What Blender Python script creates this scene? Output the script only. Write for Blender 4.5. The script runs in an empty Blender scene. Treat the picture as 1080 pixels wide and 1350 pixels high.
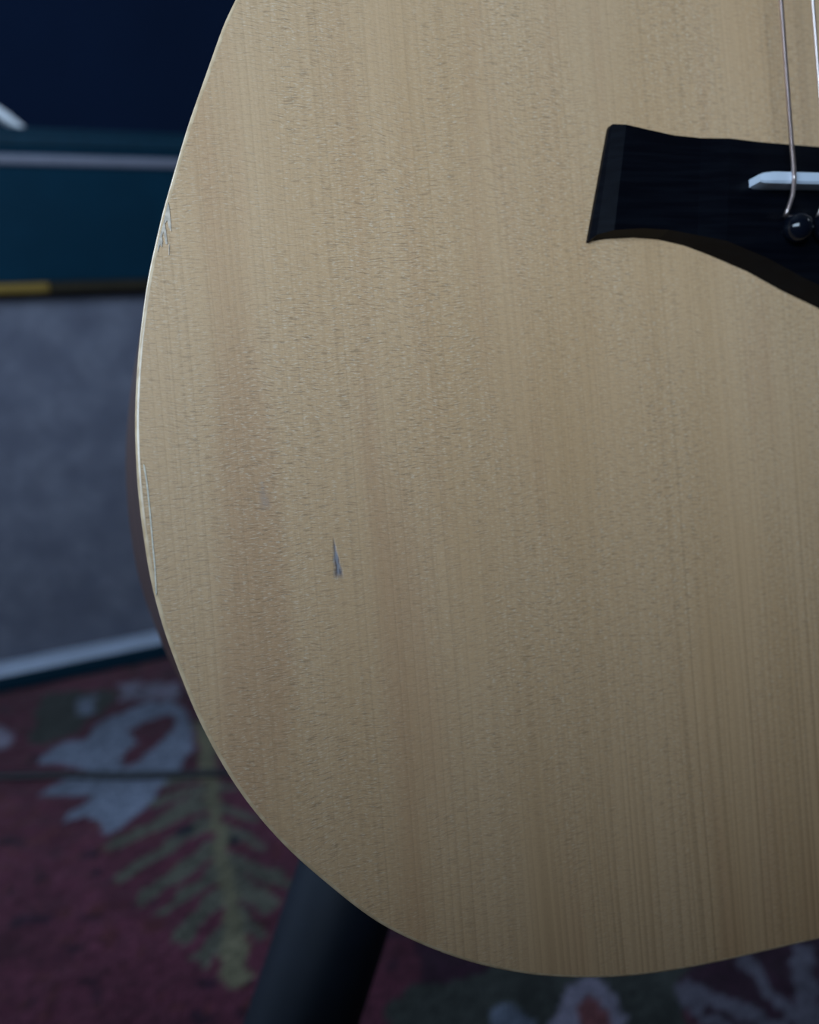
import bpy, bmesh, math, random
import numpy as np
from mathutils import Vector, Matrix

random.seed(4)
rng = np.random.default_rng(7)
S = bpy.context.scene
COL = S.collection

# ------------------------------------------------------------------ camera
FPX = 1150.0                      # focal length in photo pixels (1080 x 1350)
PITCH = math.radians(18.5)        # looking down
CAM = Vector((0.0, 0.0, 0.43))
FWD = Vector((0, math.cos(PITCH), -math.sin(PITCH)))
UPV = Vector((0, math.sin(PITCH), math.cos(PITCH)))
RGT = Vector((1, 0, 0))
cd = bpy.data.cameras.new('camera')
cam = bpy.data.objects.new('camera', cd); COL.objects.link(cam)
cam.location = CAM
cam.rotation_euler = (math.pi/2 - PITCH, 0, 0)
cd.sensor_fit = 'HORIZONTAL'; cd.sensor_width = 36.0
cd.lens = 36.0*FPX/1080.0
cd.clip_start = 0.01
cd.dof.use_dof = True
cd.dof.focus_distance = 0.190
cd.dof.aperture_fstop = 11.5
S.camera = cam

# ------------------------------------------------------------------ world, daylight, exposure
w = bpy.data.worlds.new('world'); S.world = w; w.use_nodes = True
w.node_tree.nodes['Background'].inputs[0].default_value = (0.42, 0.58, 0.92, 1)
w.node_tree.nodes['Background'].inputs[1].default_value = 0.6

def window_light(name, loc, target, sx, sy, power, col):
    l = bpy.data.lights.new(name, 'AREA'); l.shape = 'RECTANGLE'; l.size = sx; l.size_y = sy
    l.energy = power; l.color = col
    o = bpy.data.objects.new(name, l); COL.objects.link(o); o.location = loc
    o.rotation_euler = (Vector(target)-Vector(loc)).to_track_quat('-Z', 'Y').to_euler()
    return o
# room: a wide low window lies behind the camera above an unseen block added to shade the guitar; a small high window is in the right wall
RX0, RX1, RY0, RY1, RZ = -1.9, 2.3, -0.80, 2.1, 2.5
WIN1 = (-1.50, 0.00, 0.60, 1.16)      # front wall (behind the camera): x0,x1,z0,z1
WIN2 = (0.05, 0.65, 1.75, 2.25)       # right wall: y0,y1,z0,z1
SHADE_BLOCK = (-0.17, 0.510)                 # front edge and height of the added shading block
window_light('daylight_low_window', ((WIN1[0]+WIN1[1])/2, RY0, (WIN1[2]+WIN1[3])/2),
             ((WIN1[0]+WIN1[1])/2, 1, (WIN1[2]+WIN1[3])/2), WIN1[1]-WIN1[0]-.1, WIN1[3]-WIN1[2]-.1, 35, (0.60, 0.79, 1.0))
window_light('daylight_high_window', (RX1, (WIN2[0]+WIN2[1])/2, (WIN2[2]+WIN2[3])/2),
             (0, (WIN2[0]+WIN2[1])/2, (WIN2[2]+WIN2[3])/2), WIN2[1]-WIN2[0]-.1, WIN2[3]-WIN2[2]-.1, 2, (0.80, 0.90, 1.0))
WIN3 = (0.25, 1.25, 0.75, 1.85)       # left wall: y0,y1,z0,z1
window_light('daylight_left_window', (RX0, (WIN3[0]+WIN3[1])/2, (WIN3[2]+WIN3[3])/2),
             (1, (WIN3[0]+WIN3[1])/2, (WIN3[2]+WIN3[3])/2), WIN3[1]-WIN3[0]-.1, WIN3[3]-WIN3[2]-.1, 30, (0.58, 0.78, 1.0))
S.view_settings.view_transform = 'Standard'
S.view_settings.look = 'None'
S.view_settings.gamma = 1.0
S.view_settings.use_curve_mapping = False
S.view_settings.exposure = 0.0

# ------------------------------------------------------------------ helpers
def ray(px, py):
    return RGT*((px-540)/FPX) - UPV*((py-675)/FPX) + FWD
def at_depth(px, py, z): return CAM + ray(px, py)*z
def at_plane(px, py, p0, n):
    r = ray(px, py); return CAM + r*((p0-CAM).dot(n)/r.dot(n))
def at_floor(px, py, z=0.0): return at_plane(px, py, Vector((0, 0, z)), Vector((0, 0, 1)))

def tag(o, label=None, cat=None, group=None, kind=None):
    if label: o['label'] = label
    if cat: o['category'] = cat
    if group: o['group'] = group
    if kind: o['kind'] = kind
    return o
def empty(name, mat):
    o = bpy.data.objects.new(name, None); COL.objects.link(o)
    o.matrix_world = mat if isinstance(mat, Matrix) else Matrix.Translation(mat)
    o.empty_display_size = 0.05
    return o
def mesh_obj(name, verts, faces, mat, parent=None, loc=(0, 0, 0), smooth=True, sharp=35):
    me = bpy.data.meshes.new(name)
    me.from_pydata([tuple(v) for v in verts], [], [tuple(f) for f in faces]); me.validate()
    bm = bmesh.new(); bm.from_mesh(me); bmesh.ops.recalc_face_normals(bm, faces=bm.faces); bm.to_mesh(me); bm.free()
    return fin(name, me, mat, parent, loc, smooth, sharp)
def fin(name, me, mat, parent=None, loc=(0, 0, 0), smooth=True, sharp=35):
    if smooth:
        me.polygons.foreach_set('use_smooth', [True]*len(me.polygons))
        me.set_sharp_from_angle(angle=math.radians(sharp))
    me.materials.append(mat)
    o = bpy.data.objects.new(name, me); COL.objects.link(o)
    if parent: o.parent = parent
    o.location = loc
    return o
def bm_obj(name, bm, mat, parent=None, loc=(0, 0, 0), smooth=True, sharp=35):
    bmesh.ops.recalc_face_normals(bm, faces=bm.faces)
    me = bpy.data.meshes.new(name); bm.to_mesh(me); bm.free()
    return fin(name, me, mat, parent, loc, smooth, sharp)
def box_bm(bm, x0, x1, y0, y1, z0, z1, bev=0.0, seg=2):
    b = bmesh.new()
    bmesh.ops.create_cube(b, size=1)
    bmesh.ops.scale(b, vec=(x1-x0, y1-y0, z1-z0), verts=b.verts)
    bmesh.ops.translate(b, vec=((x0+x1)/2, (y0+y1)/2, (z0+z1)/2), verts=b.verts)
    if bev: bmesh.ops.bevel(b, geom=b.edges[:], offset=bev, segments=seg, affect='EDGES', profile=.5)
    m = bpy.data.meshes.new('t'); b.to_mesh(m); b.free(); bm.from_mesh(m); bpy.data.meshes.remove(m)
    return bm
def box(name, x0, x1, y0, y1, z0, z1, mat, parent=None, bev=0.0, seg=2):
    return bm_obj(name, box_bm(bmesh.new(), x0, x1, y0, y1, z0, z1, bev, seg), mat, parent)
def tube_geo(pts, rad, n=12, cap=True, closed=False):
    """verts, faces of a tube along pts; rad a number or a list"""
    pts = [Vector(p) for p in pts]; m = len(pts)
    rad = [rad]*m if not hasattr(rad, '__len__') else rad
    V, F = [], []
    nrm = None
    for i, p in enumerate(pts):
        t = (pts[min(i+1, m-1)]-pts[max(i-1, 0)]).normalized()
        if nrm is None: nrm = t.orthogonal().normalized()
        nrm = (nrm - t*nrm.dot(t)).normalized(); b = t.cross(nrm)
        for k in range(n):
            a = 2*math.pi*k/n; V.append(p + (nrm*math.cos(a)+b*math.sin(a))*rad[i])
    for i in range(m-1):
        for k in range(n):
            F.append((i*n+k, i*n+(k+1) % n, (i+1)*n+(k+1) % n, (i+1)*n+k))
    if cap: F.append(tuple(range(n))); F.append(tuple((m-1)*n+k for k in range(n)))
    return V, F
def tube(name, pts, rad, mat, parent=None, n=12, loc=(0, 0, 0)):
    V, F = tube_geo(pts, rad, n); return mesh_obj(name, V, F, mat, parent, loc, sharp=50)
def lathe(name, prof, mat, parent=None, n=24, mtx=None):
    """prof: (r, z) list"""
    V, F = [], []
    for r, z in prof:
        for k in range(n):
            a = 2*math.pi*k/n; v = Vector((r*math.cos(a), r*math.sin(a), z)); V.append(mtx @ v if mtx else v)
    for i in range(len(prof)-1):
        for k in range(n): F.append((i*n+k, i*n+(k+1) % n, (i+1)*n+(k+1) % n, (i+1)*n+k))
    F.append(tuple(range(n))); F.append(tuple((len(prof)-1)*n+k for k in range(n)))
    return mesh_obj(name, V, F, mat, parent, sharp=40)
def prism(name, poly, z0, z1, mat, parent=None, bev=0.0, loc=(0, 0, 0)):
    bm = bmesh.new()
    vs = [bm.verts.new((x, y, z0)) for x, y in poly]; f = bm.faces.new(vs)
    r = bmesh.ops.extrude_face_region(bm, geom=[f])
    bmesh.ops.translate(bm, vec=(0, 0, z1-z0), verts=[v for v in r['geom'] if isinstance(v, bmesh.types.BMVert)])
    if bev: bmesh.ops.bevel(bm, geom=bm.edges[:], offset=bev, segments=2, affect='EDGES')
    return bm_obj(name, bm, mat, parent, loc)
def catmull(pts, per=8, closed=False):
    P = [np.array(p, float) for p in pts]; out = []; m = len(P)
    for i in range(m if closed else m-1):
        g = (lambda k: P[k % m]) if closed else (lambda k: P[max(0, min(m-1, k))])
        a, b, c, d = g(i-1), g(i), g(i+1), g(i+2)
        for t in np.linspace(0, 1, per, endpoint=False):
            out.append(.5*((2*b)+(-a+c)*t+(2*a-5*b+4*c-d)*t*t+(-a+3*b-3*c+d)*t**3))
    if not closed: out.append(P[-1])
    return out

# ------------------------------------------------------------------ node helper
class NT:
    def __init__(s, name):
        s.m = bpy.data.materials.new(name); s.m.use_nodes = True
        s.t = s.m.node_tree; s.b = s.t.nodes['Principled BSDF']; s.tc = None
    def n(s, typ, **kw):
        x = s.t.nodes.new(typ)
        for k, v in kw.items(): setattr(x, k, v)
        return x
    def lk(s, a, b): s.t.links.new(a, b)
    def put(s, sock, v):
        if isinstance(v, bpy.types.NodeSocket): s.lk(v, sock)
        else: sock.default_value = v
    def obj(s):
        if not s.tc: s.tc = s.n('ShaderNodeTexCoord')
        return s.tc.outputs['Object']
    def mapv(s, scale, loc=(0, 0, 0), vec=None):
        x = s.n('ShaderNodeMapping'); x.inputs['Scale'].default_value = scale; x.inputs['Location'].default_value = loc
        s.lk(vec or s.obj(), x.inputs['Vector']); return x.outputs[0]
    def noise(s, vec, scale=1.0, detail=2.0, rough=.5, dist=0.0):
        x = s.n('ShaderNodeTexNoise'); s.lk(vec, x.inputs['Vector'])
        x.inputs['Scale'].default_value = scale; x.inputs['Detail'].default_value = detail
        x.inputs['Roughness'].default_value = rough; x.inputs['Distortion'].default_value = dist
        return x.outputs['Fac']
    def mth(s, op, a, b=0.0, c=0.0):
        x = s.n('ShaderNodeMath', operation=op)
        for i, v in enumerate((a, b, c)): s.put(x.inputs[i], v)
        return x.outputs[0]
    def ramp(s, fac, lo, hi, a=0.0, b=1.0, smooth=True):
        x = s.n('ShaderNodeMapRange'); x.interpolation_type = 'SMOOTHSTEP' if smooth else 'LINEAR'
        s.put(x.inputs[0], fac); s.put(x.inputs[1], lo); s.put(x.inputs[2], hi); s.put(x.inputs[3], a); s.put(x.inputs[4], b)
        return x.outputs[0]
    def mix(s, fac, a, b, mode='MIX'):
        x = s.n('ShaderNodeMix', data_type='RGBA', blend_type=mode)
        s.put(x.inputs[0], fac); s.put(x.inputs[6], a); s.put(x.inputs[7], b); return x.outputs[2]
    def xyz(s):
        x = s.n('ShaderNodeSeparateXYZ'); s.lk(s.obj(), x.inputs[0]); return x.outputs
    def bump(s, h, strength=.3, dist=.001):
        x = s.n('ShaderNodeBump'); x.inputs['Strength'].default_value = strength; x.inputs['Distance'].default_value = dist
        s.lk(h, x.inputs['Height']); s.lk(x.outputs[0], s.b.inputs['Normal']); return x
    def base(s, c): s.put(s.b.inputs['Base Color'], c); return s
    def set(s, **kw):
        for k, v in kw.items(): s.put(s.b.inputs[k.replace('_', ' ')], v)
        return s
def C(r, g, b): return (r, g, b, 1.0)
def simple(name, col, rough=.5, metal=0.0, spec=.5, var=.12, scale=60.0, bump=0.0, bscale=400.0):
    k = NT(name); nz = k.noise(k.mapv((scale,)*3), 1, 3)
    k.base(k.mix(k.ramp(nz, .3, .7), C(*[c*(1-var) for c in col]), C(*[min(1, c*(1+var)) for c in col])))
    k.set(Roughness=rough, Metallic=metal); k.b.inputs['Specular IOR Level'].default_value = spec
    if bump: k.bump(k.noise(k.mapv((bscale,)*3), 1, 2), bump, .0005)
    return k.m

# ------------------------------------------------------------------ room
M_wall_dark = simple('navy_wall_paint', (0.0030, 0.0076, 0.0220), .9, var=.1, scale=3, spec=.04)
M_wall = simple('grey_wall_paint', (0.09, 0.095, 0.11), .8, var=.05, scale=3)
M_ceil = simple('ceiling_paint', (0.28, 0.28, 0.28), .85, var=.03, scale=2)
M_floor = simple('floor_boards', (0.09, 0.055, 0.032), .45, var=.3, scale=4)
M_shade_block = simple('shade_block_wood', (0.06, 0.04, 0.025), .5, var=.2, scale=5)
M_winframe = simple('window_frame_paint', (0.7, 0.7, 0.7), .4, var=.03)
kg = NT('window_glass'); kg.set(Roughness=.02, Alpha=.15); kg.base(C(.8, .9, 1)); M_glass = kg.m

T = .1
tag(box('floor', RX0-T, RX1+T, RY0-T, RY1+T, -T, 0, M_floor), kind='structure')
tag(box('ceiling', RX0-T, RX1+T, RY0-T, RY1+T, RZ, RZ+T, M_ceil), kind='structure')
tag(box('wall_back', RX0-T, RX1+T, RY1, RY1+T, 0, RZ, M_wall_dark), kind='structure')

def wall_with_hole(name, along, a0, a1, c0, c1, hole):
    bm = bmesh.new(); h0, h1, z0, z1 = hole
    for (p, q, r, s_) in ((a0, h0, 0, RZ), (h1, a1, 0, RZ), (h0, h1, 0, z0), (h0, h1, z1, RZ)):
        if along == 'x': box_bm(bm, p, q, c0, c1, r, s_)
        else: box_bm(bm, c0, c1, p, q, r, s_)
    return tag(bm_obj(name, bm, M_wall, smooth=False), kind='structure')
wall_with_hole('wall_front', 'x', RX0-T, RX1+T, RY0-T, RY0, WIN1)
wall_with_hole('wall_right', 'y', RY0, RY1, RX1, RX1+T, WIN2)
def window(name, along, hole, c):
    h0, h1, z0, z1 = hole; g = .04; root = None
    bm = bmesh.new()
    for (p, q, r, s_) in ((h0, h0+g, z0, z1), (h1-g, h1, z0, z1), (h0+g, h1-g, z0, z0+g), (h0+g, h1-g, z1-g, z1), ((h0+h1)/2-.02, (h0+h1)/2+.02, z0+g, z1-g)):
        if along == 'x': box_bm(bm, p, q, c-.07, c-.03, r, s_)
        else: box_bm(bm, c-.07, c-.03, p, q, r, s_)
    fr = tag(bm_obj(name, bm, M_winframe, smooth=False), kind='structure')
    for (p, q) in ((h0+g, (h0+h1)/2-.02), ((h0+h1)/2+.02, h1-g)):
        if along == 'x': box('pane', p, q, c-.053, c-.047, z0+g, z1-g, M_glass, fr)
        else: box('pane', c-.053, c-.047, p, q, z0+g, z1-g, M_glass, fr)
tag(box('shade_block_1', RX0, RX1, RY0, SHADE_BLOCK[0], 0, SHADE_BLOCK[1], M_shade_block, bev=.006), kind='structure')  # unseen block, added to shade the lower part of the guitar top
wall_with_hole('wall_left', 'y', RY0, RY1, RX0-T, RX0, WIN3)
window('window_3', 'y', WIN3, RX0)
window('window_1', 'x', WIN1, RY0)
window('window_2', 'y', WIN2, RX1+T)

# ------------------------------------------------------------------ rug
RUGZ = 0.008
def fl(px, py): p = at_floor(px, py, RUGZ); return (p.x, p.y)
def crop(pts, s=2.077, ox=0, oy=860): return [fl(x/s+ox, y/s+oy) for x, y in pts]
RX = (-1.15, 1.05); RY = (0.12, 1.75); STEP = .0035
gx = np.arange(RX[0], RX[1]+1e-6, STEP); gy = np.arange(RY[0], RY[1]+1e-6, STEP)
GX, GY = np.meshgrid(gx, gy)
def vnoise(sc, seed):
    r = np.random.default_rng(seed); n0 = int((RX[1]-RX[0])/sc)+3; n1 = int((RY[1]-RY[0])/sc)+3
    g = r.random((n1, n0)); fx = (GX-RX[0])/sc; fy = (GY-RY[0])/sc
    ix = fx.astype(int); iy = fy.astype(int); tx = fx-ix; ty = fy-iy
    tx = tx*tx*(3-2*tx); ty = ty*ty*(3-2*ty)
    return (g[iy, ix]*(1-tx)+g[iy, ix+1]*tx)*(1-ty)+(g[iy+1, ix]*(1-tx)+g[iy+1, ix+1]*tx)*ty
jx = (vnoise(.010, 1)-.5)*.006; jy = (vnoise(.010, 2)-.5)*.006       # ragged woven outlines
def in_poly(poly, dx=0, dy=0, flip=1, rot=0.0, org=(0, 0)):
    x = GX+jx-dx; y = GY+jy-dy
    x, y = (x-org[0])*flip, y-org[1]
    c, s_ = math.cos(rot), math.sin(rot); x, y = x*c+y*s_+org[0], -x*s_+y*c+org[1]
    ins = np.zeros(GX.shape, bool); n = len(poly)
    for i in range(n):
        x0, y0 = poly[i]; x1, y1 = poly[(i+1) % n]
        if y0 == y1: continue
        cnd = ((y0 > y) != (y1 > y)) & (x < (x1-x0)*(y-y0)/(y1-y0)+x0)
        ins ^= cnd
    return ins
def stroke(p, q, w0, w1):
    p, q = np.array(p), np.array(q); d = q-p; n = np.array([-d[1], d[0]])/np.hypot(*d)
    return [tuple(p+n*w0/2), tuple(q+n*w1/2), tuple(q-n*w1/2), tuple(p-n*w0/2)]
BURG = np.array((0.135, 0.034, 0.062)); DBUR = np.array((0.050, 0.018, 0.038)); RUST = np.array((0.17, 0.045, 0.06))
OLIV = np.array((0.150, 0.145, 0.115)); DOLI = np.array((0.055, 0.060, 0.056)); PALE = np.array((0.25, 0.29, 0.40))
IVOR = np.array((0.34, 0.31, 0.42)); NAVY = np.array((0.020, 0.024, 0.040)); ROSE = np.array((0.22, 0.075, 0.085)); KHAK = np.array((0.26, 0.235, 0.15))
img = np.empty(GX.shape+(3,)); img[:] = BURG
n1 = vnoise(.06, 3); n2 = vnoise(.012, 4); n3 = vnoise(.007, 5)
img[:] = BURG*(.75+.5*n1[..., None])
img[(n2 > .80) & (n3 > .45)] = DBUR; img[(n3 > .80) & (n1 > .4)] = RUST*.8
bloom = crop([(105, 300), (150, 262), (230, 235), (270, 200), (330, 165), (400, 140), (470, 138), (515, 160), (530, 210), (525, 260), (500, 315), (470, 345), (440, 372), (415, 400), (380, 440), (340, 470), (290, 500), (275, 470), (230, 452), (155, 468), (200, 430), (250, 395), (200, 388), (110, 388), (170, 355), (250, 328), (180, 312)])
hole = crop([(330, 312), (345, 272), (375, 245), (350, 215), (390, 190), (440, 172), (478, 178), (482, 205), (455, 240), (420, 272), (380, 302)])
olive_a = crop([(80, 250), (95, 180), (110, 120), (200, 105), (330, 100), (300, 150), (240, 190), (200, 225), (120, 255)])
spot_a = crop([(205, 170), (215, 125), (265, 118), (262, 160), (235, 175)])
spot_b = crop([(-60, 270), (-40, 200), (15, 205), (38, 232), (10, 262)])
pinks = [stroke(*[crop([p])[0] for p in ((x, 132), (x+4, 82))], .017, .017) for x in (352, 408, 462)]
stem = crop([(540, 190), (585, 190), (592, 350), (622, 500), (648, 680), (690, 895), (640, 925), (612, 880), (606, 700), (578, 500), (552, 350)])
leafL = [((560, 372), (405, 420), 30, 24), ((560, 400), (290, 545), 46, 22), ((578, 460), (318, 625), 46, 20), ((592, 530), (372, 690), 40, 24), ((600, 590), (435, 722), 34, 20), ((612, 650), (490, 790), 30, 34), ((625, 745), (545, 850), 30, 34), ((560, 330), (430, 365), 30, 18)]
leafR = [((596, 470), (735, 535), 34, 16), ((605, 560), (805, 640), 40, 26), ((625, 620), (752, 705), 40, 34), ((640, 700), (718, 782), 26, 26), ((590, 420), (700, 455), 26, 16), ((585, 360), (660, 375), 22, 14)]
fern = [stem] + [stroke(crop([a])[0], crop([b])[0], w0/2.077*.0008, w1/2.077*.0008) for a, b, w0, w1 in leafL+leafR]
dots = [crop([(x-16, y+12), (x-10, y-20), (x+12, y-22), (x+16, y+8)]) for x, y in ((505, 495), (637, 520))]
o2 = [fl(*p) for p in ((500, 1330), (560, 1292), (640, 1270), (700, 1255), (960, 1230), (890, 1300), (905, 1350), (960, 1420), (700, 1500), (540, 1420))]
dark2 = [fl(*p) for p in ((540, 1225), (700, 1240), (640, 1285), (560, 1300))]
petal1 = [fl(*p) for p in ((745, 1300), (775, 1288), (815, 1310), (830, 1345), (815, 1400), (745, 1400), (728, 1360))]
petal1i = [fl(*p) for p in ((765, 1320), (785, 1312), (805, 1335), (800, 1385), (765, 1380))]
petal2 = [fl(*p) for p in ((650, 1340), (680, 1322), (705, 1345), (700, 1400), (650, 1400))]
pd = [fl(*p) for p in ((890, 1290), (930, 1262), (1120, 1210), (1200, 1360), (1060, 1460), (960, 1400))]
daisy = [stroke(fl(*a), fl(*b), w0*.75, w1*.75) for a, b, w0, w1 in (((900, 1300), (1045, 1362), .017, .011), ((978, 1262), (1060, 1360), .013, .011), ((1058, 1246), (1062, 1365), .016, .012), ((1120, 1250), (1075, 1365), .015, .012), ((925, 1345), (1040, 1372), .012, .01), ((898, 1300), (925, 1345), .013, .012))]
def motif(dx, dy, flip=1, rot=0.0):
    org = fl(200, 1050)
    P = lambda poly, col, f=.16: img.__setitem__(in_poly(poly, dx, dy, flip, rot, org), col)
    P(olive_a, DOLI); P(spot_a, PALE*.8); P(spot_b, IVOR*.9)
    for k in pinks: P(k, IVOR*.75)
    for k in fern[1:]: P(k, OLIV)
    P(fern[0], KHAK*.9)
    for k in dots: P(k, NAVY)
    P(bloom, PALE); P(hole, BURG*.9)
def motif2(dx, dy, flip=1, rot=0.0):
    org = fl(900, 1330)
    P = lambda poly, col: img.__setitem__(in_poly(poly, dx, dy, flip, rot, org), col)
    P(o2, DOLI); P(dark2, DBUR); P(petal1, IVOR*.85); P(petal1i, ROSE); P(petal2, PALE*.7); P(pd, DBUR)
    for k in daisy: P(k, IVOR*.5)
for dx, dy, fp, rt in ((-.62, .06, -1, .2), (.62, .22, -1, 0), (.25, .62, 1, 2.6), (-.35, .62, -1, .5), (-.8, .75, 1, 2.4), (.75, .85, 1, .4), (.2, .98, -1, 1), (-.55, -.28, 1, 2.9), (.62, -.12, 1, .3)):
    motif(dx, dy, fp, rt)
for dx, dy, fp, rt in ((-.75, .35, 1, .5), (.05, .32, -1, .8), (.4, .5, 1, 2), (-.3, .98, 1, 1), (-.95, 1.1, -1, 0), (.62, 1.2, 1, 2.2)):
    motif2(dx, dy, fp, rt)
motif2(0, 0); motif(0, 0)
# border bands of the rug
edge = np.minimum(np.minimum(GX-RX[0], RX[1]-GX), np.minimum(GY-RY[0], RY[1]-GY))
img[edge < .07] = NAVY; img[(edge > .02) & (edge < .03)] = KHAK
# yarn-to-yarn differences of the wool
img *= (.72+.56*rng.random(GX.shape))[..., None]
img = img*(.8+.4*vnoise(.02, 9))[..., None]
ny, nx = GX.shape
top = np.stack([GX, GY, RUGZ + (vnoise(.009, 11)-.5)*.0012], -1).reshape(-1, 3)
ii = np.arange(nx*ny).reshape(ny, nx)
F = np.stack([ii[:-1, :-1], ii[:-1, 1:], ii[1:, 1:], ii[1:, :-1]], -1).reshape(-1, 4)
loop = np.concatenate([ii[0, :], ii[1:, -1], ii[-1, -2::-1], ii[-2:0:-1, 0]])
bot = top[loop].copy(); bot[:, 2] = 0.0005
bi = np.arange(len(loop))+nx*ny
F2 = np.stack([loop, bi, np.roll(bi, -1), np.roll(loop, -1)], -1)
V = np.concatenate([top, bot]); FF = np.concatenate([F, F2])
me = bpy.data.meshes.new('rug')
me.vertices.add(len(V)); me.vertices.foreach_set('co', V.astype(np.float32).ravel())
me.loops.add(FF.size); me.loops.foreach_set('vertex_index', FF.astype(np.int32).ravel())
me.polygons.add(len(FF)); me.polygons.foreach_set('loop_start', np.arange(0, FF.size, 4, dtype=np.int32))
me.update(calc_edges=True); me.validate()
ca = me.attributes.new('yarn', 'FLOAT_COLOR', 'POINT')
colr = np.ones((len(V), 4), np.float32); colr[:nx*ny, :3] = img.reshape(-1, 3); colr[nx*ny:, :3] = NAVY
ca.data.foreach_set('color', colr.ravel())
k = NT('rug_wool'); a = k.n('ShaderNodeAttribute'); a.attribute_name = 'yarn'
rib = k.noise(k.mapv((900, 260, 400)), 1, 2)
k.base(k.mix(k.ramp(rib, .3, .7, .0, .55), a.outputs['Color'], C(.02, .012, .02), 'MULTIPLY')); k.set(Roughness=.95)
k.b.inputs['Specular IOR Level'].default_value = .1; k.b.inputs['Sheen Weight'].default_value = .15
k.bump(rib, .6, .002)
rug = fin('rug', me, k.m, smooth=True, sharp=180)
tag(rug, 'dark burgundy patterned rug with pale blue flower and olive fern motifs', 'rug')

# thin black cable across the rug
M_cable = simple('black_cable_rubber', (0.012, 0.014, 0.02), .5)
cp = [fl(px, py) for px, py in ((-420, 1034), (-180, 1026), (0, 1028), (80, 1026), (170, 1027), (260, 1024), (340, 1021), (430, 1014), (560, 1012), (720, 1000))]
cpts = [(p[0], p[1], RUGZ+.0032) for p in catmull(cp, 8)]
tag(tube('cable', cpts, .0030, M_cable, n=10), 'thin black cable lying across the rug under the guitar', 'cable')

# ------------------------------------------------------------------ amplifier
M_tolex = simple('teal_vinyl', (0.003, 0.022, 0.040), .5, var=.15, scale=300, bump=.3, bscale=900, spec=.15)
M_tolexD = simple('dark_teal_panel', (0.002, 0.022, 0.042), .7, var=.1, scale=20, spec=.08)
M_pipe = simple('pale_piping', (0.52, 0.60, 0.76), .45, var=.05)
M_pipeg = simple('grey_piping', (0.15, 0.155, 0.20), .45, var=.05)
M_gold = simple('gold_trim', (0.34, 0.22, 0.055), .5, metal=.7, var=.1)
M_goldd = simple('dark_trim', (0.02, 0.016, 0.010), .8, var=.1, spec=.1)
M_black = simple('black_plastic', (0.012, 0.013, 0.016), .4)
M_baffle = simple('baffle_board', (0.34, 0.36, 0.42), .9)
M_cone = simple('speaker_cone', (0.015, 0.016, 0.02), .8)
M_white = simple('white_strap', (0.62, 0.64, 0.68), .45, var=.05)
k = NT('grey_grille_cloth')
nz = k.noise(k.mapv((26, 26, 26)), 1, 4, .6); fine = k.noise(k.mapv((160, 160, 160)), 1, 2)
cc = k.mix(k.ramp(nz, .35, .68), C(.112, .118, .160), C(.165, .172, .22)); cc = k.mix(k.ramp(fine, .35, .7, 0, .35), cc, C(.09, .09, .115))
k.base(cc); k.set(Roughness=.95, Alpha=.74); k.b.inputs['Specular IOR Level'].default_value = .1
M_grille = k.m

FEET = .012
bl = at_floor(0, 916, FEET); br = at_floor(219, 869, FEET)
ax = Vector((br.x-bl.x, br.y-bl.y, 0)).normalized()          # along the front, to the right
ay = Vector((-ax.y, ax.x, 0))                                  # into the cabinet
LEAN = math.radians(3.0)
AW = 0.56
org = Vector((br.x, br.y, FEET)) + ax*.12 - ax*AW                       # front-left bottom corner
up = Vector((0, 0, 1))*math.cos(LEAN) + ay*math.sin(LEAN)      # up along the leaning front
nf = ax.cross(up).normalized()                                 # into the cabinet, normal to front
if nf.dot(ay) < 0: nf = -nf
def amp_px(px, py):                                            # front-plane coordinates (along, up)
    p = at_plane(px, py, org, nf) - org
    return p.dot(ax), p.dot(up)
tops = amp_px(100, 170)[1]
amp = empty('guitar_amplifier', Matrix(((ax.x, ay.x, 0, org.x), (ax.y, ay.y, 0, org.y), (0, 0, 1, 0), (0, 0, 0, 1))))
AH = tops*math.cos(LEAN); AD = .25; TH = .018
sl = math.tan(LEAN)
def ashape(name, x0, x1, u0, u1, d0, d1, mat, parent=amp, bev=0.0, seg=2):
    """box on the leaning front: along x, up u along the front, depth d measured normal to it"""
    bm = box_bm(bmesh.new(), x0, x1, d0, d1, u0, u1, bev, seg)
    c, s_ = math.cos(LEAN), math.sin(LEAN)
    for v in bm.verts:
        x, d, u = v.co; v.co = (x, d*c+u*s_, FEET+u*c-d*s_)
    return bm_obj(name, bm, mat, parent)
# cabinet: side cheeks, top, bottom, back built as a wedge-sided box
def panel(name, pts, x0, x1, mat, bev=.004):
    bm = bmesh.new()
    vs = [bm.verts.new((x0, p[0], p[1])) for p in pts]; f = bm.faces.new(vs)
    r = bmesh.ops.extrude_face_region(bm, geom=[f]); bmesh.ops.translate(bm, vec=(x1-x0, 0, 0), verts=[v for v in r['geom'] if isinstance(v, bmesh.types.BMVert)])
    if bev: bmesh.ops.bevel(bm, geom=bm.edges[:], offset=bev, segments=3, affect='EDGES')
    return bm_obj(name, bm, mat, amp)
zt = FEET+AH
side = [(0, FEET), (AH*sl, zt), (AD, zt), (AD, FEET)]
panel('side_panel', side, 0, TH, M_tolex); panel('side_panel', side, AW-TH, AW, M_tolex)
FR = .050                                                       # recess of the grille behind the front edge
panel('top_panel', [(AH*sl-TH*sl, zt-TH), (AH*sl, zt), (AD, zt), (AD, zt-TH)], TH, AW-TH, M_tolex)
BT = .0165
panel('bottom_panel', [(0, FEET), (BT*sl, FEET+BT), (AD, FEET+BT), (AD, FEET)], TH, AW-TH, M_tolex)
panel('back_panel', [(AD-.012, FEET+TH), (AD-.012, zt-TH), (AD-.002, zt-TH), (AD-.002, FEET+TH)], TH, AW-TH, M_tolex, 0)
U_top = tops
u_p = amp_px(100, 212)[1]; u_g0 = amp_px(100, 388)[1]; u_g1 = amp_px(100, 371)[1]
u_led0 = .010; u_led1 = amp_px(100, 852)[1]
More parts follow.
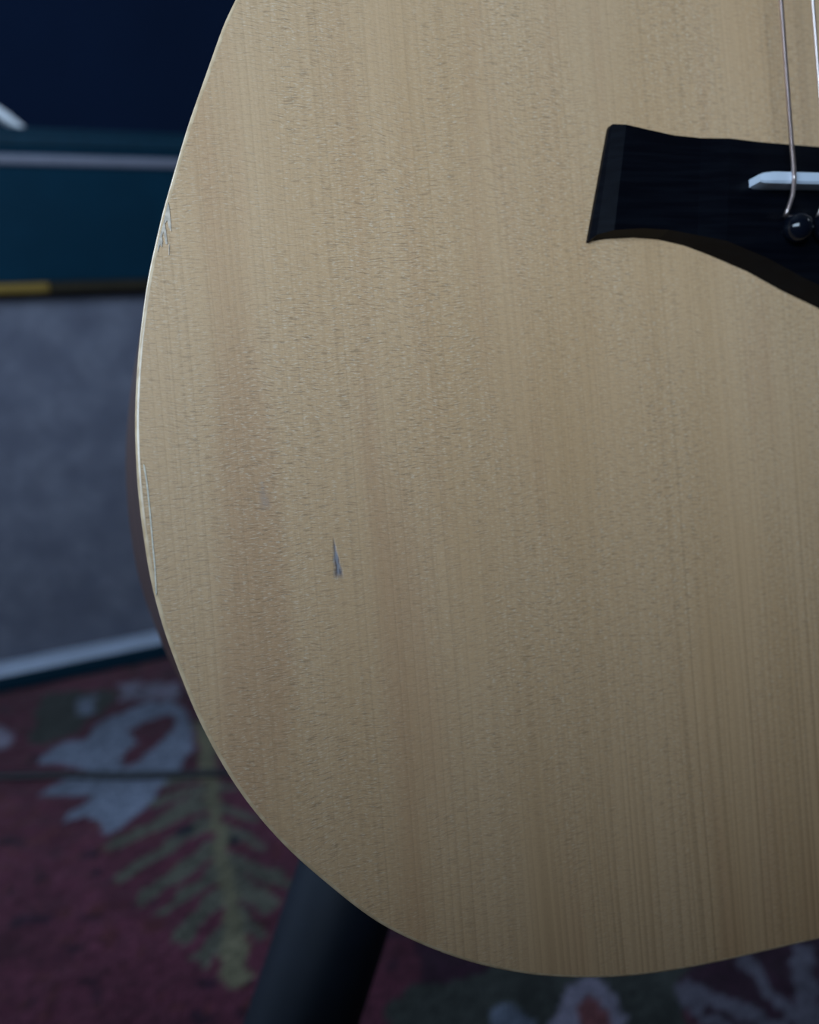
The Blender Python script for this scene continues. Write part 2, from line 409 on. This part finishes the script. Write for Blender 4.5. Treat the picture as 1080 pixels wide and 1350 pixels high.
ashape('upper_panel', TH, AW-TH, u_g1, u_p-.004, .004, .020, M_tolexD, bev=.002)
ashape('header_panel', TH, AW-TH, u_p+.004, U_top-TH+.003, .003, .020, M_tolexD, bev=.002)
ashape('piping', TH, AW-TH, u_p-.0045, u_p+.0045, -.001, .016, M_pipeg, bev=.003, seg=3)
gold_cut = amp_px(66, 378)[0]
ashape('gold_strip', TH, gold_cut, u_g0+.002, u_g1, .001, .016, M_gold, bev=.002)
ashape('gold_strip', gold_cut, AW-TH, u_g0+.002, u_g1, .001, .016, M_goldd, bev=.002)
# white ledge strip along the bottom of the grille
ashape('ledge_strip', TH, AW-TH, .0166, .0195, .001, .034, M_pipe, bev=.001, seg=3)
gr = ashape('grille_cloth', TH, AW-TH, u_led0+.0096, u_g0+.002, .030, .0315, M_grille)
# baffle with round opening and speaker behind the cloth
cp3 = [np.array(amp_px(*q)) for q in ((0, 832), (92, 795), (148, 715))]
(ax_, ay_), (bx_, by_), (cx_, cy_) = cp3
dd = 2*(ax_*(by_-cy_)+bx_*(cy_-ay_)+cx_*(ay_-by_))
spx, spu, spr = .30, .205, .145
c_, s_ = math.cos(LEAN), math.sin(LEAN)
bm = bmesh.new(); N = 48
outer = []
for kx in range(N):
    a = 2*math.pi*kx/N; dx_, du_ = math.cos(a), math.sin(a)
    t = min(((AW-TH-spx) if dx_ > 0 else (spx-TH))/max(abs(dx_), 1e-6), ((u_g0-spu) if du_ > 0 else (spu-.02))/max(abs(du_), 1e-6))
    outer.append((spx+dx_*t, spu+du_*t))
inner = [(spx+spr*math.cos(2*math.pi*kx/N), spu+spr*math.sin(2*math.pi*kx/N)) for kx in range(N)]
def A3(x, u, d): return (x, d*c_+u*s_, FEET+u*c_-d*s_)
vo = [bm.verts.new(A3(x, u, .036)) for x, u in outer]; vi = [bm.verts.new(A3(x, u, .036)) for x, u in inner]; vb = [bm.verts.new(A3(x, u, .046)) for x, u in inner]; vob = [bm.verts.new(A3(x, u, .046)) for x, u in outer]
for kx in range(N):
    j = (kx+1) % N
    bm.faces.new((vo[kx], vo[j], vi[j], vi[kx])); bm.faces.new((vi[kx], vi[j], vb[j], vb[kx])); bm.faces.new((vb[kx], vb[j], vob[j], vob[kx]))
bm_obj('baffle', bm, M_baffle, amp)
mt = Matrix(((1, 0, 0, A3(spx, spu, 0)[0]), (0, s_, c_, A3(spx, spu, 0)[1]), (0, c_, -s_, A3(spx, spu, 0)[2]), (0, 0, 0, 1)))
lathe('speaker', [(.150, .047), (.150, .050), (.140, .050), (.135, .054), (.05, .092), (.045, .088), (.02, .080), (.001, .078)], M_cone, amp, 40, mt)
for fx in (.05, AW-.05):
    for fy in (.03, AD-.03):
        lathe('foot', [(.012, 0.0085), (.015, .010), (.015, FEET+.002)], M_black, amp, 16, Matrix.Translation((fx, fy, 0)))
# strap handle on the top, anchored at both ends
hx = amp_px(42, 170)[0]; yh = AH*sl+.06
hp = [(hx, yh, zt+.001), (hx-.012, yh, zt+.006), (hx-.035, yh, zt+.020), (hx-.07, yh, zt+.030), (AW-hx+.07, yh, zt+.030), (AW-hx+.035, yh, zt+.020), (AW-hx+.012, yh, zt+.006), (AW-hx, yh, zt+.001)]
hp = catmull(hp, 8)
V, F = [], []
for i, p in enumerate(hp):
    th_ = .0012+.0068*min(1, min(i, len(hp)-1-i)/9)
    V += [(p[0], p[1]-.014, p[2]), (p[0], p[1]+.014, p[2]), (p[0], p[1]+.014, p[2]+th_), (p[0], p[1]-.014, p[2]+th_)]
for i in range(len(hp)-1):
    for q in range(4): F.append((4*i+q, 4*i+(q+1) % 4, 4*i+4+(q+1) % 4, 4*i+4+q))
F += [(0, 1, 2, 3), tuple(4*(len(hp)-1)+q for q in range(4))]
mesh_obj('handle', V, F, M_white, amp)
tag(amp, 'teal guitar amplifier with grey grille cloth and gold strip standing on the rug', 'amplifier')

# ------------------------------------------------------------------ guitar
# guitar frame: X across (to the treble side), Y up along the neck, Z out of the soundboard; origin under the saddle
DEP = 0.1982; UZ = .35
vc = Vector((.08, 1, 0)).normalized()
uc = Vector((1, 0, UZ)); uc = (uc - vc*uc.dot(vc)).normalized()
def c2w(v): return RGT*v[0] - UPV*v[1] + FWD*v[2]
GXv = c2w(uc).normalized(); GYv = -c2w(vc).normalized(); GZv = GXv.cross(GYv).normalized()
P0 = CAM + FWD*DEP
def raw(px, py, h=0.0):
    d = at_plane(px, py, P0+GZv*h, GZv)-P0; return d.dot(GXv), d.dot(GYv)
OUT = [(309.3, 0), (294, 34), (278, 79), (267, 110), (255, 144), (243.5, 178), (226, 239), (215.5, 275), (209, 303), (200, 342), (193, 378), (185, 439), (181, 484), (178.7, 529), (178.4, 566), (179.6, 602), (181.8, 640), (186, 680), (190.4, 711), (195.8, 747), (203, 782), (211, 811), (219.5, 840), (237.8, 889), (255.5, 934), (273, 971), (295.5, 1012), (320, 1050), (346.7, 1084), (373, 1113), (400, 1139), (435.5, 1169), (475, 1201), (516, 1228), (574, 1254), (630, 1273), (680, 1283), (718, 1288.5), (777, 1291), (835, 1288.3), (893, 1280.3), (952, 1269), (1010, 1255.5), (1080, 1239)]
R = [raw(*p) for p in OUT]
ul = min(r[0] for r in R)
CX = ul + .190; SY = raw(1047, 235)[1]
OG = P0 + GXv*CX + GYv*SY
def gp(px, py, h=0.0):
    d = at_plane(px, py, OG+GZv*h, GZv)-OG; return d.dot(GXv), d.dot(GYv)
half = [gp(*p) for p in OUT]
tail = half[-1][1]-.0008
# above the frame: waist, upper bout, neck joint (left half, going up)
upper = [(-.1475, .058), (-.135, .088), (-.1255, .118), (-.121, .148), (-.1215, .180), (-.126, .210), (-.1315, .240), (-.133, .262), (-.130, .285), (-.120, .303), (-.102, .314), (-.075, .3185), (-.035, .320), (0, .320)]
lh = [(0, tail), (-.018, tail+.0002)] + [p for p in reversed(half)] + upper
lh = catmull(lh, 4)
for _ in range(6):                                   # fair the curve
    q_ = np.array(lh); q_[1:-1] = .25*q_[:-2]+.5*q_[1:-1]+.25*q_[2:]; lh = list(q_)
left = [(float(p[0]), float(p[1])) for p in lh]
right = [(-x, y) for x, y in reversed(left[1:-1])]
OUTL = left + right                                  # closed, clockwise seen from the front
NO = len(OUTL)
def offset(poly, d):                                 # inwards by d
    P = np.array(poly); t = np.roll(P, -1, 0)-np.roll(P, 1, 0); t /= np.linalg.norm(t, axis=1)[:, None]
    nn = np.stack([t[:, 1], -t[:, 0]], -1)
    c = P.mean(0)
    if ((c-P)*nn).sum() < 0: nn = -nn
    return P+nn*d
TAILO = Vector((0, tail, 0))
Mg = Matrix((( GXv.x, GYv.x, GZv.x, 0), (GXv.y, GYv.y, GZv.y, 0), (GXv.z, GYv.z, GZv.z, 0), (0, 0, 0, 1)))
base = OG + GYv*tail
guitar = empty('acoustic_guitar', Matrix.Translation(base) @ Mg)
OFF = (0, -tail, 0)                                   # parts are modelled about the saddle

# --- spruce top material
k = NT('spruce_soundboard')
xyz = k.xyz(); X, Y, Z = xyz[0], xyz[1], xyz[2]
warp = k.noise(k.mapv((14, 2.2, 1)), 1, 3)
wx = k.mth('ADD', X, k.mth('MULTIPLY', k.mth('SUBTRACT', warp, .5), .010))
cv = k.n('ShaderNodeCombineXYZ'); k.lk(wx, cv.inputs[0]); k.lk(k.mth('MULTIPLY', Y, .012), cv.inputs[1])
ph = k.mth('ADD', k.mth('MULTIPLY', wx, 1/.0024), k.mth('MULTIPLY', k.noise(k.mapv((150, 150, 1), vec=cv.outputs[0]), 1, 2), 3.0))
ringn = k.mth('FRACT', ph)
ring = k.mth('MULTIPLY', k.mth('MULTIPLY', k.ramp(ringn, .25, .9), k.ramp(ringn, 1.0, .93)), k.ramp(k.noise(k.mapv((400, 1.5, 1), (2, 7, 0)), 1, 1), .3, .7, .35, 1))
fnc = k.noise(k.mapv((1100, 16, 1), vec=cv.outputs[0]), 1, 2, .6)
band = k.noise(k.mapv((42, 3.2, 1), (3.1, 0, 0)), 1, 3, .55)
band2 = k.noise(k.mapv((16, 5.5, 1), (8.3, 2, 0)), 1, 2)
pink = k.noise(k.mapv((60, 6, 1), (1.7, 5, 0)), 1, 2)
# silk: short wavy streaks across the grain; the pale set doubles as painted sheen
sw = k.mth('ADD', Y, k.mth('MULTIPLY', k.noise(k.mapv((70, 45, 1), (0, 4, 0)), 1, 2), .004))
sv = k.n('ShaderNodeCombineXYZ'); k.lk(X, sv.inputs[0]); k.lk(sw, sv.inputs[1])
silk = k.noise(k.mapv((300, 3300, 1), vec=sv.outputs[0]), 1, 3, .65)
silk_sheen = k.noise(k.mapv((750, 3900, 1), (5, 9, 0), vec=sv.outputs[0]), 1, 2, .6)
lowr = k.ramp(k.mth('ADD', k.mth('MULTIPLY', X, .8), k.mth('MULTIPLY', Y, -1.0)), .02, .16)      # towards the treble side of the tail the silk and its painted sheen die out
smask = k.mth('SUBTRACT', k.ramp(k.noise(k.mapv((40, 12, 1), (4, 1, 0)), 1, 3), .30, .62), k.mth('MULTIPLY', lowr, .75))
speck = k.noise(k.mapv((1500, 2000, 1)), 1, 3, .75)
col = k.mix(k.ramp(band, .25, .75), C(.50, .304, .152), C(.555, .350, .188))
col = k.mix(k.ramp(band2, .3, .75, 0, .40), col, C(.60, .420, .262))
col = k.mix(k.ramp(pink, .50, .72, 0, .42), col, C(.42, .225, .115))
col = k.mix(k.mth('MULTIPLY', ring, k.ramp(lowr, 0, 1, .10, .40)), col, C(.22, .125, .055))
col = k.mix(k.ramp(fnc, .45, .75, 0, .22), col, C(.24, .14, .065))
sa = k.mth('MULTIPLY', k.ramp(silk, .50, .68), k.mth('ADD', k.mth('MULTIPLY', smask, .48), .18))
col = k.mix(sa, col, C(.17, .105, .055))
sb_ = k.mth('MULTIPLY', k.ramp(silk_sheen, .52, .70), k.mth('ADD', k.mth('MULTIPLY', smask, .46), .16))
col = k.mix(sb_, col, C(.68, .56, .42))  # pale flecks, stronger higher up, paint the greyer sheen into the wood
col = k.mix(k.ramp(speck, .52, .76, 0, .28), col, C(.19, .12, .065))
# impact mark and rubbed patch, with their own outline in the wood
def teardrop(cx, cy0, cy1, w0, w1, soft=.0004):
    t = k.ramp(Y, cy1, cy0, 0, 1, False)                       # 0 at upper tip, 1 at lower end
    hw = k.mth('ADD', k.mth('MULTIPLY', t, (w1-w0)/2), w0/2)
    d = k.mth('ABSOLUTE', k.mth('SUBTRACT', k.mth('SUBTRACT', X, cx), k.mth('MULTIPLY', k.mth('SUBTRACT', t, .5), .0006)))
    m = k.ramp(k.mth('SUBTRACT', hw, k.mth('ADD', d, k.mth('MULTIPLY', k.mth('SUBTRACT', k.noise(k.mapv((900, 500, 1)), 1, 2), .5), .0011))), -soft*.5, soft)
    return k.mth('MULTIPLY', m, k.mth('MULTIPLY', k.ramp(Y, cy0-.0006, cy0+.0016), k.ramp(Y, cy1+.0012, cy1-.0012)))
p1 = gp(443, 710); p2 = gp(444, 763)
ding = teardrop((p1[0]+p2[0])/2, p2[1], p1[1], .0003, .0022, .0006)
q1 = gp(347, 632); q2 = gp(349, 672)
rub = teardrop((q1[0]+q2[0])/2, q2[1], q1[1], .0006, .0030, .0010)
dcol = k.mix(k.ramp(k.noise(k.mapv((2200, 260, 1)), 1, 2), .4, .6), C(.03, .045, .08), C(.20, .21, .25))
col = k.mix(k.mth('MULTIPLY', ding, .85), col, dcol)
col = k.mix(k.mth('MULTIPLY', rub, .25), col, C(.17, .19, .23))
k.base(col)
k.set(Roughness=k.ramp(silk, .3, .7, .42, .56)); k.b.inputs['Specular IOR Level'].default_value = .55
hgt = k.mth('SUBTRACT', k.mth('ADD', k.mth('MULTIPLY', silk, .8), k.mth('ADD', k.mth('MULTIPLY', ring, .2), k.mth('MULTIPLY', speck, .55))), k.mth('MULTIPLY', ding, 2.2))
k.bump(hgt, .38, .00016)
M_top = k.m

k = NT('sapele_side'); g = k.noise(k.mapv((20, 20, 500)), 1, 3)
k.base(k.mix(k.ramp(g, .3, .7), C(.035, .016, .013), C(.065, .030, .022))); k.set(Roughness=.42); M_side = k.m
k = NT('edge_binding'); g = k.noise(k.mapv((300, 300, 300)), 1, 3)
k.base(k.mix(k.ramp(g, .35, .65), C(.42, .29, .17), C(.52, .38, .24))); k.set(Roughness=.28); M_bind = k.m
k = NT('ebony'); g = k.noise(k.mapv((40, 700, 300)), 1, 4)
k.base(k.mix(k.ramp(g, .35, .7), C(.0008, .0012, .0028), C(.002, .0028, .005))); k.set(Roughness=.42)
k.b.inputs['Specular IOR Level'].default_value = .07; k.bump(g, .05, .0003); M_ebony = k.m
M_bone = simple('white_saddle', (.44, .49, .56), .35, var=.04)
M_pin = simple('black_pin', (.002, .003, .006), .13, var=.05, spec=.35)
k = NT('bronze_string'); k.base(C(.78, .66, .63)); k.set(Metallic=1.0, Roughness=.34); M_bronze = k.m
k = NT('steel_string'); k.base(C(.62, .62, .62)); k.set(Metallic=1.0, Roughness=.25); M_steel = k.m
M_chip = simple('bare_chipped_finish', (.52, .43, .34), .6, var=.2, scale=900)
M_crack = simple('lifted_finish_line', (.60, .53, .42), .4, var=.15, scale=900)
M_maho = simple('mahogany_neck', (.13, .06, .032), .4, var=.2, scale=20)
M_rose = simple('rosette_ring', (.05, .04, .035), .4, var=.1)

BEV = .0008; TT = .0030; DEPTHB = .105
# top plate (with soundhole)
SHY, SHR = .150, .051
inn = offset(OUTL, BEV)
bm = bmesh.new()
hc = [(SHR*math.cos(2*math.pi*i/64), SHY+SHR*math.sin(2*math.pi*i/64)) for i in range(64)]
def plate_loop(z): return [bm.verts.new((x, y, z)) for x, y in inn], [bm.verts.new((x, y, z)) for x, y in hc]
for z in (0.0, -TT):
    o_, h_ = plate_loop(z)
    ed = [bm.edges.new((o_[i], o_[(i+1) % NO])) for i in range(NO)] + [bm.edges.new((h_[i], h_[(i+1) % 64])) for i in range(64)]
    bmesh.ops.triangle_fill(bm, use_beauty=True, edges=ed)
    if z == 0: oa, ha = o_, h_
for i in range(NO): bm.faces.new((oa[i], oa[(i+1) % NO], o_[(i+1) % NO], o_[i]))
for i in range(64): bm.faces.new((ha[i], ha[(i+1) % 64], h_[(i+1) % 64], h_[i]))
bm_obj('soundboard', bm, M_top, guitar, OFF, sharp=30)
# rounded edge binding
prof = [(BEV, 0.0)] + [(BEV-BEV*math.sin(a), -BEV+BEV*math.cos(a)) for a in np.linspace(.15, math.pi/2, 6)] + [(0, -.0030), (.0025, -.0030)]
loops = [np.c_[offset(OUTL, d), np.full(NO, z)] for d, z in prof]
V = np.concatenate(loops); F = []
for j in range(len(prof)-1):
    for i in range(NO): F.append((j*NO+i, j*NO+(i+1) % NO, (j+1)*NO+(i+1) % NO, (j+1)*NO+i))
mesh_obj('binding', V, F, M_bind, guitar, OFF, sharp=60)
# sides (a little deeper at the tail than at the heel) and back
def bdepth(y): return DEPTHB - (y-tail)/(0.32-tail)*.018
Pt = np.array(OUTL); bz = np.array([-bdepth(y) for y in Pt[:, 1]])
SI = .0004; so = offset(OUTL, SI); si = offset(OUTL, SI+.003)
lv = [np.c_[so, np.full(NO, -.0030)]] + [np.c_[so, -.003+(bz+.003)*t] for t in (.25, .5, .75, 1)] + [np.c_[si, bz], np.c_[si, np.full(NO, -.0030)]]
V = np.concatenate(lv); F = []
for j in range(len(lv)):
    a_, b_ = j, (j+1) % len(lv)
    for i in range(NO): F.append((a_*NO+i, a_*NO+(i+1) % NO, b_*NO+(i+1) % NO, b_*NO+i))
mesh_obj('side', V, F, M_side, guitar, OFF, sharp=40)
bm = bmesh.new()
va = [bm.verts.new((p[0], p[1], z)) for p, z in zip(so, bz)]; vb = [bm.verts.new((p[0], p[1], z-.003)) for p, z in zip(so, bz)]
for vv in (va, vb):
    bmesh.ops.triangle_fill(bm, use_beauty=True, edges=[bm.edges.new((vv[i], vv[(i+1) % NO])) for i in range(NO)])
for i in range(NO): bm.faces.new((va[i], va[(i+1) % NO], vb[(i+1) % NO], vb[i]))
bm_obj('back', bm, M_side, guitar, OFF)
# rosette
V, F = [], []
for i in range(64):
    a = 2*math.pi*i/64
    for r, z in ((.0545, .0), (.0545, .0002), (.0625, .0002), (.0625, .0)): V.append((r*math.cos(a), SHY+r*math.sin(a), z))
for i in range(64):
    j = (i+1) % 64
    for q in range(3): F.append((i*4+q, j*4+q, j*4+q+1, i*4+q+1))
mesh_obj('rosette', V, F, M_rose, guitar, OFF)

# --- bridge: columns from treble end to bass end; each column upper base, upper top, lower top, lower base
UPX = [(803, 170), (808, 163.5), (826, 164.2), (860, 172), (890, 178.5), (925, 182), (963, 182.5), (1000, 187), (1040, 190.5), (1078, 193.5)]
LOX = [(772.5, 320.5), (780, 318.3), (798, 315.3), (835, 313.5), (868, 316), (902, 324), (934, 336), (985, 358), (1030, 383), (1074, 404)]
HT = [.0012, .0024, .0044, .0047, .0050, .0058, .0077, .0082, .0085, .0086]
cols = []
for (ux, uy), (lx, ly), h in zip(UPX, LOX, HT):
    a = gp(ux, uy, h); b = gp(lx, ly, 0)
    cols.append((a, b, h))
ae, be = cols[-1][0], cols[-1][1]
mid = [((ae[0]*.5, ae[1]), (be[0]*.5, be[1]-.0022), .0087), ((0, ae[1]), (0, be[1]-.0028), .0087)]
colsL = cols+mid
colsA = colsL + [((-a[0], a[1]), (-b[0], b[1]), h) for a, b, h in reversed(colsL[:-1])]
V, F = [], []
for n_, (a, b, h) in enumerate(colsA):
    endk = min(n_, len(colsA)-1-n_)
    a = np.array(a); b = np.array(b); d = (b-a)/np.linalg.norm(b-a)
    e = .0008
    sgn = 1 if n_ < len(colsA)/2 else -1
    if endk == 0: V += [(*a, 0), (*a, h), (*b, h), (*b, 0)]
    else:
        bw = .0014 if endk > 5 else .0010                        # lower flank slopes a little
        V += [(*(a-d*.0002), 0), (*a, h), (*(b-d*bw), h*(.93 if endk > 2 else .9)), (*b, 0)]
nC = len(colsA)
for i in range(nC-1):
    for q in range(3): F.append((4*i+q, 4*i+4+q, 4*i+5+q, 4*i+1+q))
    F.append((4*i+3, 4*i+7, 4*i+4, 4*i))
F += [(0, 1, 2, 3), tuple(4*(nC-1)+q for q in range(4))]
mesh_obj('bridge', V, F, M_ebony, guitar, OFF, sharp=7)
# saddle bar, bevelled ends, slanted for intonation
sL = gp(996, 240, .0100); sLx = sL[0]
slope = .030
def sad(u): return sL[1] + .0004 + (u-sLx)*slope
Hs = .0086; Ht = .0127; wS = .0032
V, F = [], []
ends = ((sLx, .0002, .6), (sLx+.0012, .0010, .85), (sLx+.0042, 1, 1), (-sLx-.0042, 1, 1), (-sLx-.0012, .0010, .85), (-sLx, .0002, .6))
for u_, hh, wv in ends:
    top = Hs + (Ht-Hs)*(hh if hh == 1 else .62+.3*wv)
    c = sad(u_); hw = wS/2*wv
    V += [(u_, c-hw, Hs-.002), (u_, c-hw*.9, top-.0005*wv), (u_, c-hw*.55, top), (u_, c+hw*.8, top), (u_, c+hw, top-.0006*wv), (u_, c+hw, Hs-.002)]
for i in range(5):
    for q in range(6): F.append((6*i+q, 6*i+6+q, 6*i+6+(q+1) % 6, 6*i+(q+1) % 6))
F += [tuple(range(6)), tuple(range(30, 36))]
mesh_obj('saddle', V, F, M_bone, guitar, OFF, sharp=25)
# pins and strings
SPC = .0109
pc = gp(1051, 300, .0105)
lowE = gp(1047, 228, .0133)
NUTY = .655-.010
FBZ = .0045
pins = []
PATH = [(*gp(x, y, h), h) for x, y, h in ((1036, 285, .0080), (1037, 281, .0098), (1041, 270, .0110), (1045, 256, .0122))]
for i in range(6):
    u_ = lowE[0] + (i*(-2*lowE[0])/5)
    v_ = pc[1] + (u_-pc[0])*slope*.6 if i else pc[1]
    up_ = u_ + (pc[0]-lowE[0])*(1-2*i/5)
    rad = .00395
    pr = [(.0026, .004), (.0026, .0088), (rad*.86, .0091), (rad, .0102), (rad*.97, .0112), (rad*.86, .0124), (rad*.66, .0134), (rad*.40, .0140), (rad*.12, .0143)]
    o = lathe('bridge_pin', [(r, z) for r, z in pr], M_pin, guitar, 24, Matrix.Translation((up_, v_, 0))); o.location = OFF
    d_ = (.00057, .00047, .00038, .00030, .00020, .00016)[i]
    wound = i < 4
    zt_ = .0127+d_
    # path: from the hole in front of the pin, up over the saddle, then along to the nut
    ps = [(x+u_-lowE[0], y+v_-pc[1], h) for x, y, h in PATH] + [(u_, sad(u_)-.0008, zt_-.0001), (u_, sad(u_)+.0006, zt_), (u_+.00003, sad(u_)+.004, zt_+.00003)]
    ps = [tuple(p) for p in catmull(ps, 24)]
    ye = .075
    nu = u_*.022/.027*1.0
    full = lambda y: (u_ + (nu-u_)*(y/NUTY), y, zt_ + (.0125-zt_)*(y/NUTY))
    y0 = ps[-1][1]
    near = [full(y) for y in np.linspace(y0+.002, ye, 240)]
    pts = [Vector(p) for p in ps+near]
    # resample evenly for the winding ridges
    L = [0.0]
    for a_, b_ in zip(pts[:-1], pts[1:]): L.append(L[-1]+(b_-a_).length)
    if wound:
        pitch = .00032; st = np.arange(0, L[-1], pitch/4)
        xs = [np.interp(st, L, [p[c] for p in pts]) for c in range(3)]
        rs = [d_*(1+.09*math.cos(2*math.pi*s/pitch)) for s in st]
        pts2 = [Vector((a_, b_, c_2)) for a_, b_, c_2 in zip(*xs)]
    else: pts2, rs = pts, [d_]*len(pts)
    far = [Vector(full(y)) for y in np.linspace(ye+.002, NUTY, 12)]
    V, F = tube_geo(pts2+far, rs+[d_]*len(far), 10)
    so_ = mesh_obj('string', V, F, M_bronze if wound else M_steel, guitar, OFF, sharp=60)
# --- neck, fretboard, frets, nut, headstock, tuners (above the frame)
fb = [(-.0275, .262-.055), (.0275, .262-.055), (.0225, NUTY), (-.0225, NUTY)]
prism('fretboard', fb, .0002, .0065, M_ebony, guitar, 0, OFF)
scale_len = NUTY-SY*0
for n_ in range(1, 21):
    y = NUTY*(2**(-n_/12)); 
    hwid = .0225+(.0275-.0225)*(NUTY-y)/(NUTY-.207)
    if y > .210:
        o = bm_obj('fret', box_bm(bmesh.new(), -hwid, hwid, y-.001, y+.001, .0064, .0076, .0004), M_steel, guitar, OFF)
bm_obj('nut', box_bm(bmesh.new(), -.0225, .0225, NUTY, NUTY+.005, .0, .0105, .0006), M_bone, guitar, OFF)
V, F = [], []; NN = 14
rows = [(.3195, .028, .075), (.335, .0275, .050), (.355, .027, .026), (.40, .0262, .0215), (.52, .0243, .0195), (NUTY, .0225, .018)]
for y, hw, dp in rows:
    for q in range(NN+1):
        a = math.pi*q/NN; V.append((-hw*math.cos(a), y, .0001-dp*math.sin(a)**.8))
for i in range(len(rows)-1):
    for q in range(NN): F.append((i*(NN+1)+q, i*(NN+1)+q+1, (i+1)*(NN+1)+q+1, (i+1)*(NN+1)+q))
    F.append((i*(NN+1)+NN, i*(NN+1), (i+1)*(NN+1), (i+1)*(NN+1)+NN))
F += [tuple(range(NN+1)), tuple((len(rows)-1)*(NN+1)+q for q in range(NN+1))]
mesh_obj('neck', V, F, M_maho, guitar, OFF)
HY = NUTY+.003; tilt = math.tan(math.radians(14))
hd = [(-.0225, 0), (.0225, 0), (.030, .030), (.036, .075), (.038, .165), (.020, .178), (0, .172), (-.020, .178), (-.038, .165), (-.036, .075), (-.030, .030)]
bm = bmesh.new()
va = [bm.verts.new((x, HY+y, -.001-y*tilt)) for x, y in hd]; f_ = bm.faces.new(va)
r_ = bmesh.ops.extrude_face_region(bm, geom=[f_]); bmesh.ops.translate(bm, vec=(0, 0, -.014), verts=[v for v in r_['geom'] if isinstance(v, bmesh.types.BMVert)])
bm_obj('headstock', bm, M_maho, guitar, OFF)
for s__ in (-1, 1):
    for q in range(3):
        y = .045+.045*q; z = -y*tilt
        tp = lathe('tuner_post', [(.003, -.004), (.003, .010), (.0024, .011)], M_steel, guitar, 14, Matrix.Translation((s__*.022, HY+y, z))); tp.location = OFF
        tk = tube('tuner_key', [(s__*.030, HY+y, z-.010), (s__*.043, HY+y, z-.010), (s__*.0435, HY+y, z-.010), (s__*.056, HY+y, z-.010), (s__*.058, HY+y, z-.010)], [.002, .002, .007, .008, .004], M_steel, guitar, 14, OFF)

# --- damaged finish along the bass-side edge
def patch(name, px, h, mat):
    pl = [gp(x, y, h) for x, y in px]
    return prism(name, pl, 0.00003, h, mat, guitar, 0, OFF)
chips = [[(221.5, 266), (223.5, 275), (225, 292), (226, 305), (222.5, 300), (220.5, 290), (217, 296), (216, 290)],
         [(216.5, 290), (219, 305), (221, 322), (218.5, 322), (215.5, 305), (213.5, 312), (212, 306)],
         [(212.5, 304), (214.5, 318), (213.5, 326), (211, 322), (208, 332), (207.8, 322)],
         [(222.6, 322), (223.4, 322), (223.2, 336), (222.4, 336)]]
for c in chips: patch('finish_chip', c, .00012, M_chip)
crk = catmull([gp(x, y, .0001) for x, y in ((189.5, 612), (194, 640), (198.5, 685), (201.5, 720), (204.3, 750), (206, 785))], 6)
wv = [.00005]+[.00017]*(len(crk)-2)+[.00006]
prism('finish_crack', [(p[0]-w_, p[1]) for p, w_ in zip(crk, wv)]+[(p[0]+w_, p[1]) for p, w_ in reversed(list(zip(crk, wv)))], .00002, .00007, M_crack, guitar, 0, OFF)
tag(guitar, 'acoustic guitar with pale spruce top, dark sides and black bridge in front of the amplifier', 'guitar')

# ------------------------------------------------------------------ guitar stand behind the body
M_stand = simple('black_stand_foam', (0.006, 0.010, 0.019), .6, var=.1, scale=80, spec=.25)
A_ = at_depth(455, 1175, .355); B_ = at_depth(397, 1350, .345)
dleg = (B_-A_).normalized()
tF = (-.02-0 + A_.z)/-dleg.z
foot = A_ + dleg*((A_.z-.040)/-dleg.z)
backp = base + GYv*.22 - GZv*.165
# hub: on the leg line, as high as the middle of the body
tH = (A_.z-.47)/-dleg.z
hub = A_ + dleg*tH
LR = 146*.35/1150/2
stand = empty('guitar_stand', Vector((hub.x, hub.y, RUGZ)))
def S3(p): return Vector(p)-Vector((hub.x, hub.y, RUGZ))
rot0 = math.atan2(foot.y-hub.y, foot.x-hub.x); rr = math.hypot(foot.x-hub.x, foot.y-hub.y)
for q in range(3):
    a = rot0 + q*2*math.pi/3
    ft = Vector((hub.x+rr*math.cos(a), hub.y+rr*math.sin(a), foot.z))
    lg = tube('leg', [S3(hub), S3(hub+(ft-hub)*.02), S3(hub+(ft-hub)*.5), S3(ft)], [LR*.9, LR, LR, LR*.97], M_stand, stand, 32)
    d_ = (ft-hub).normalized()
    lathe('rubber_foot', [(LR*.9, RUGZ+.0015), (LR*1.05, RUGZ+.004), (LR*1.05, RUGZ+.02), (LR*.8, .045)], M_black, lg, 24, Matrix.Translation((ft.x-hub.x, ft.y-hub.y, -RUGZ)))
neckp = OG + GYv*(NUTY+.008) - GZv*.06
lathe('hub', [(.02, -.03), (.034, -.02), (.034, .03), (.022, .045)], M_black, stand, 28, Matrix.Translation(S3(hub)))
tube('column', [S3(hub), S3(hub+Vector((0, 0, .08))), S3(hub+(neckp-hub)*.5), S3(neckp)], [.014, .0125, .0125, .0125], M_black, stand, 20)
yk = neckp
for s__ in (-1, 1):
    tube('yoke_arm', [S3(yk), S3(yk+GXv*s__*.02), S3(yk+GXv*s__*.036+GZv*.01), S3(yk+GXv*s__*.038+GZv*.07), S3(yk+GXv*s__*.036+GZv*.085)], [.008, .008, .008, .008, .006], M_stand, stand, 14)
tag(stand, 'black stand with thick round legs on the rug behind the guitar', 'guitar stand')
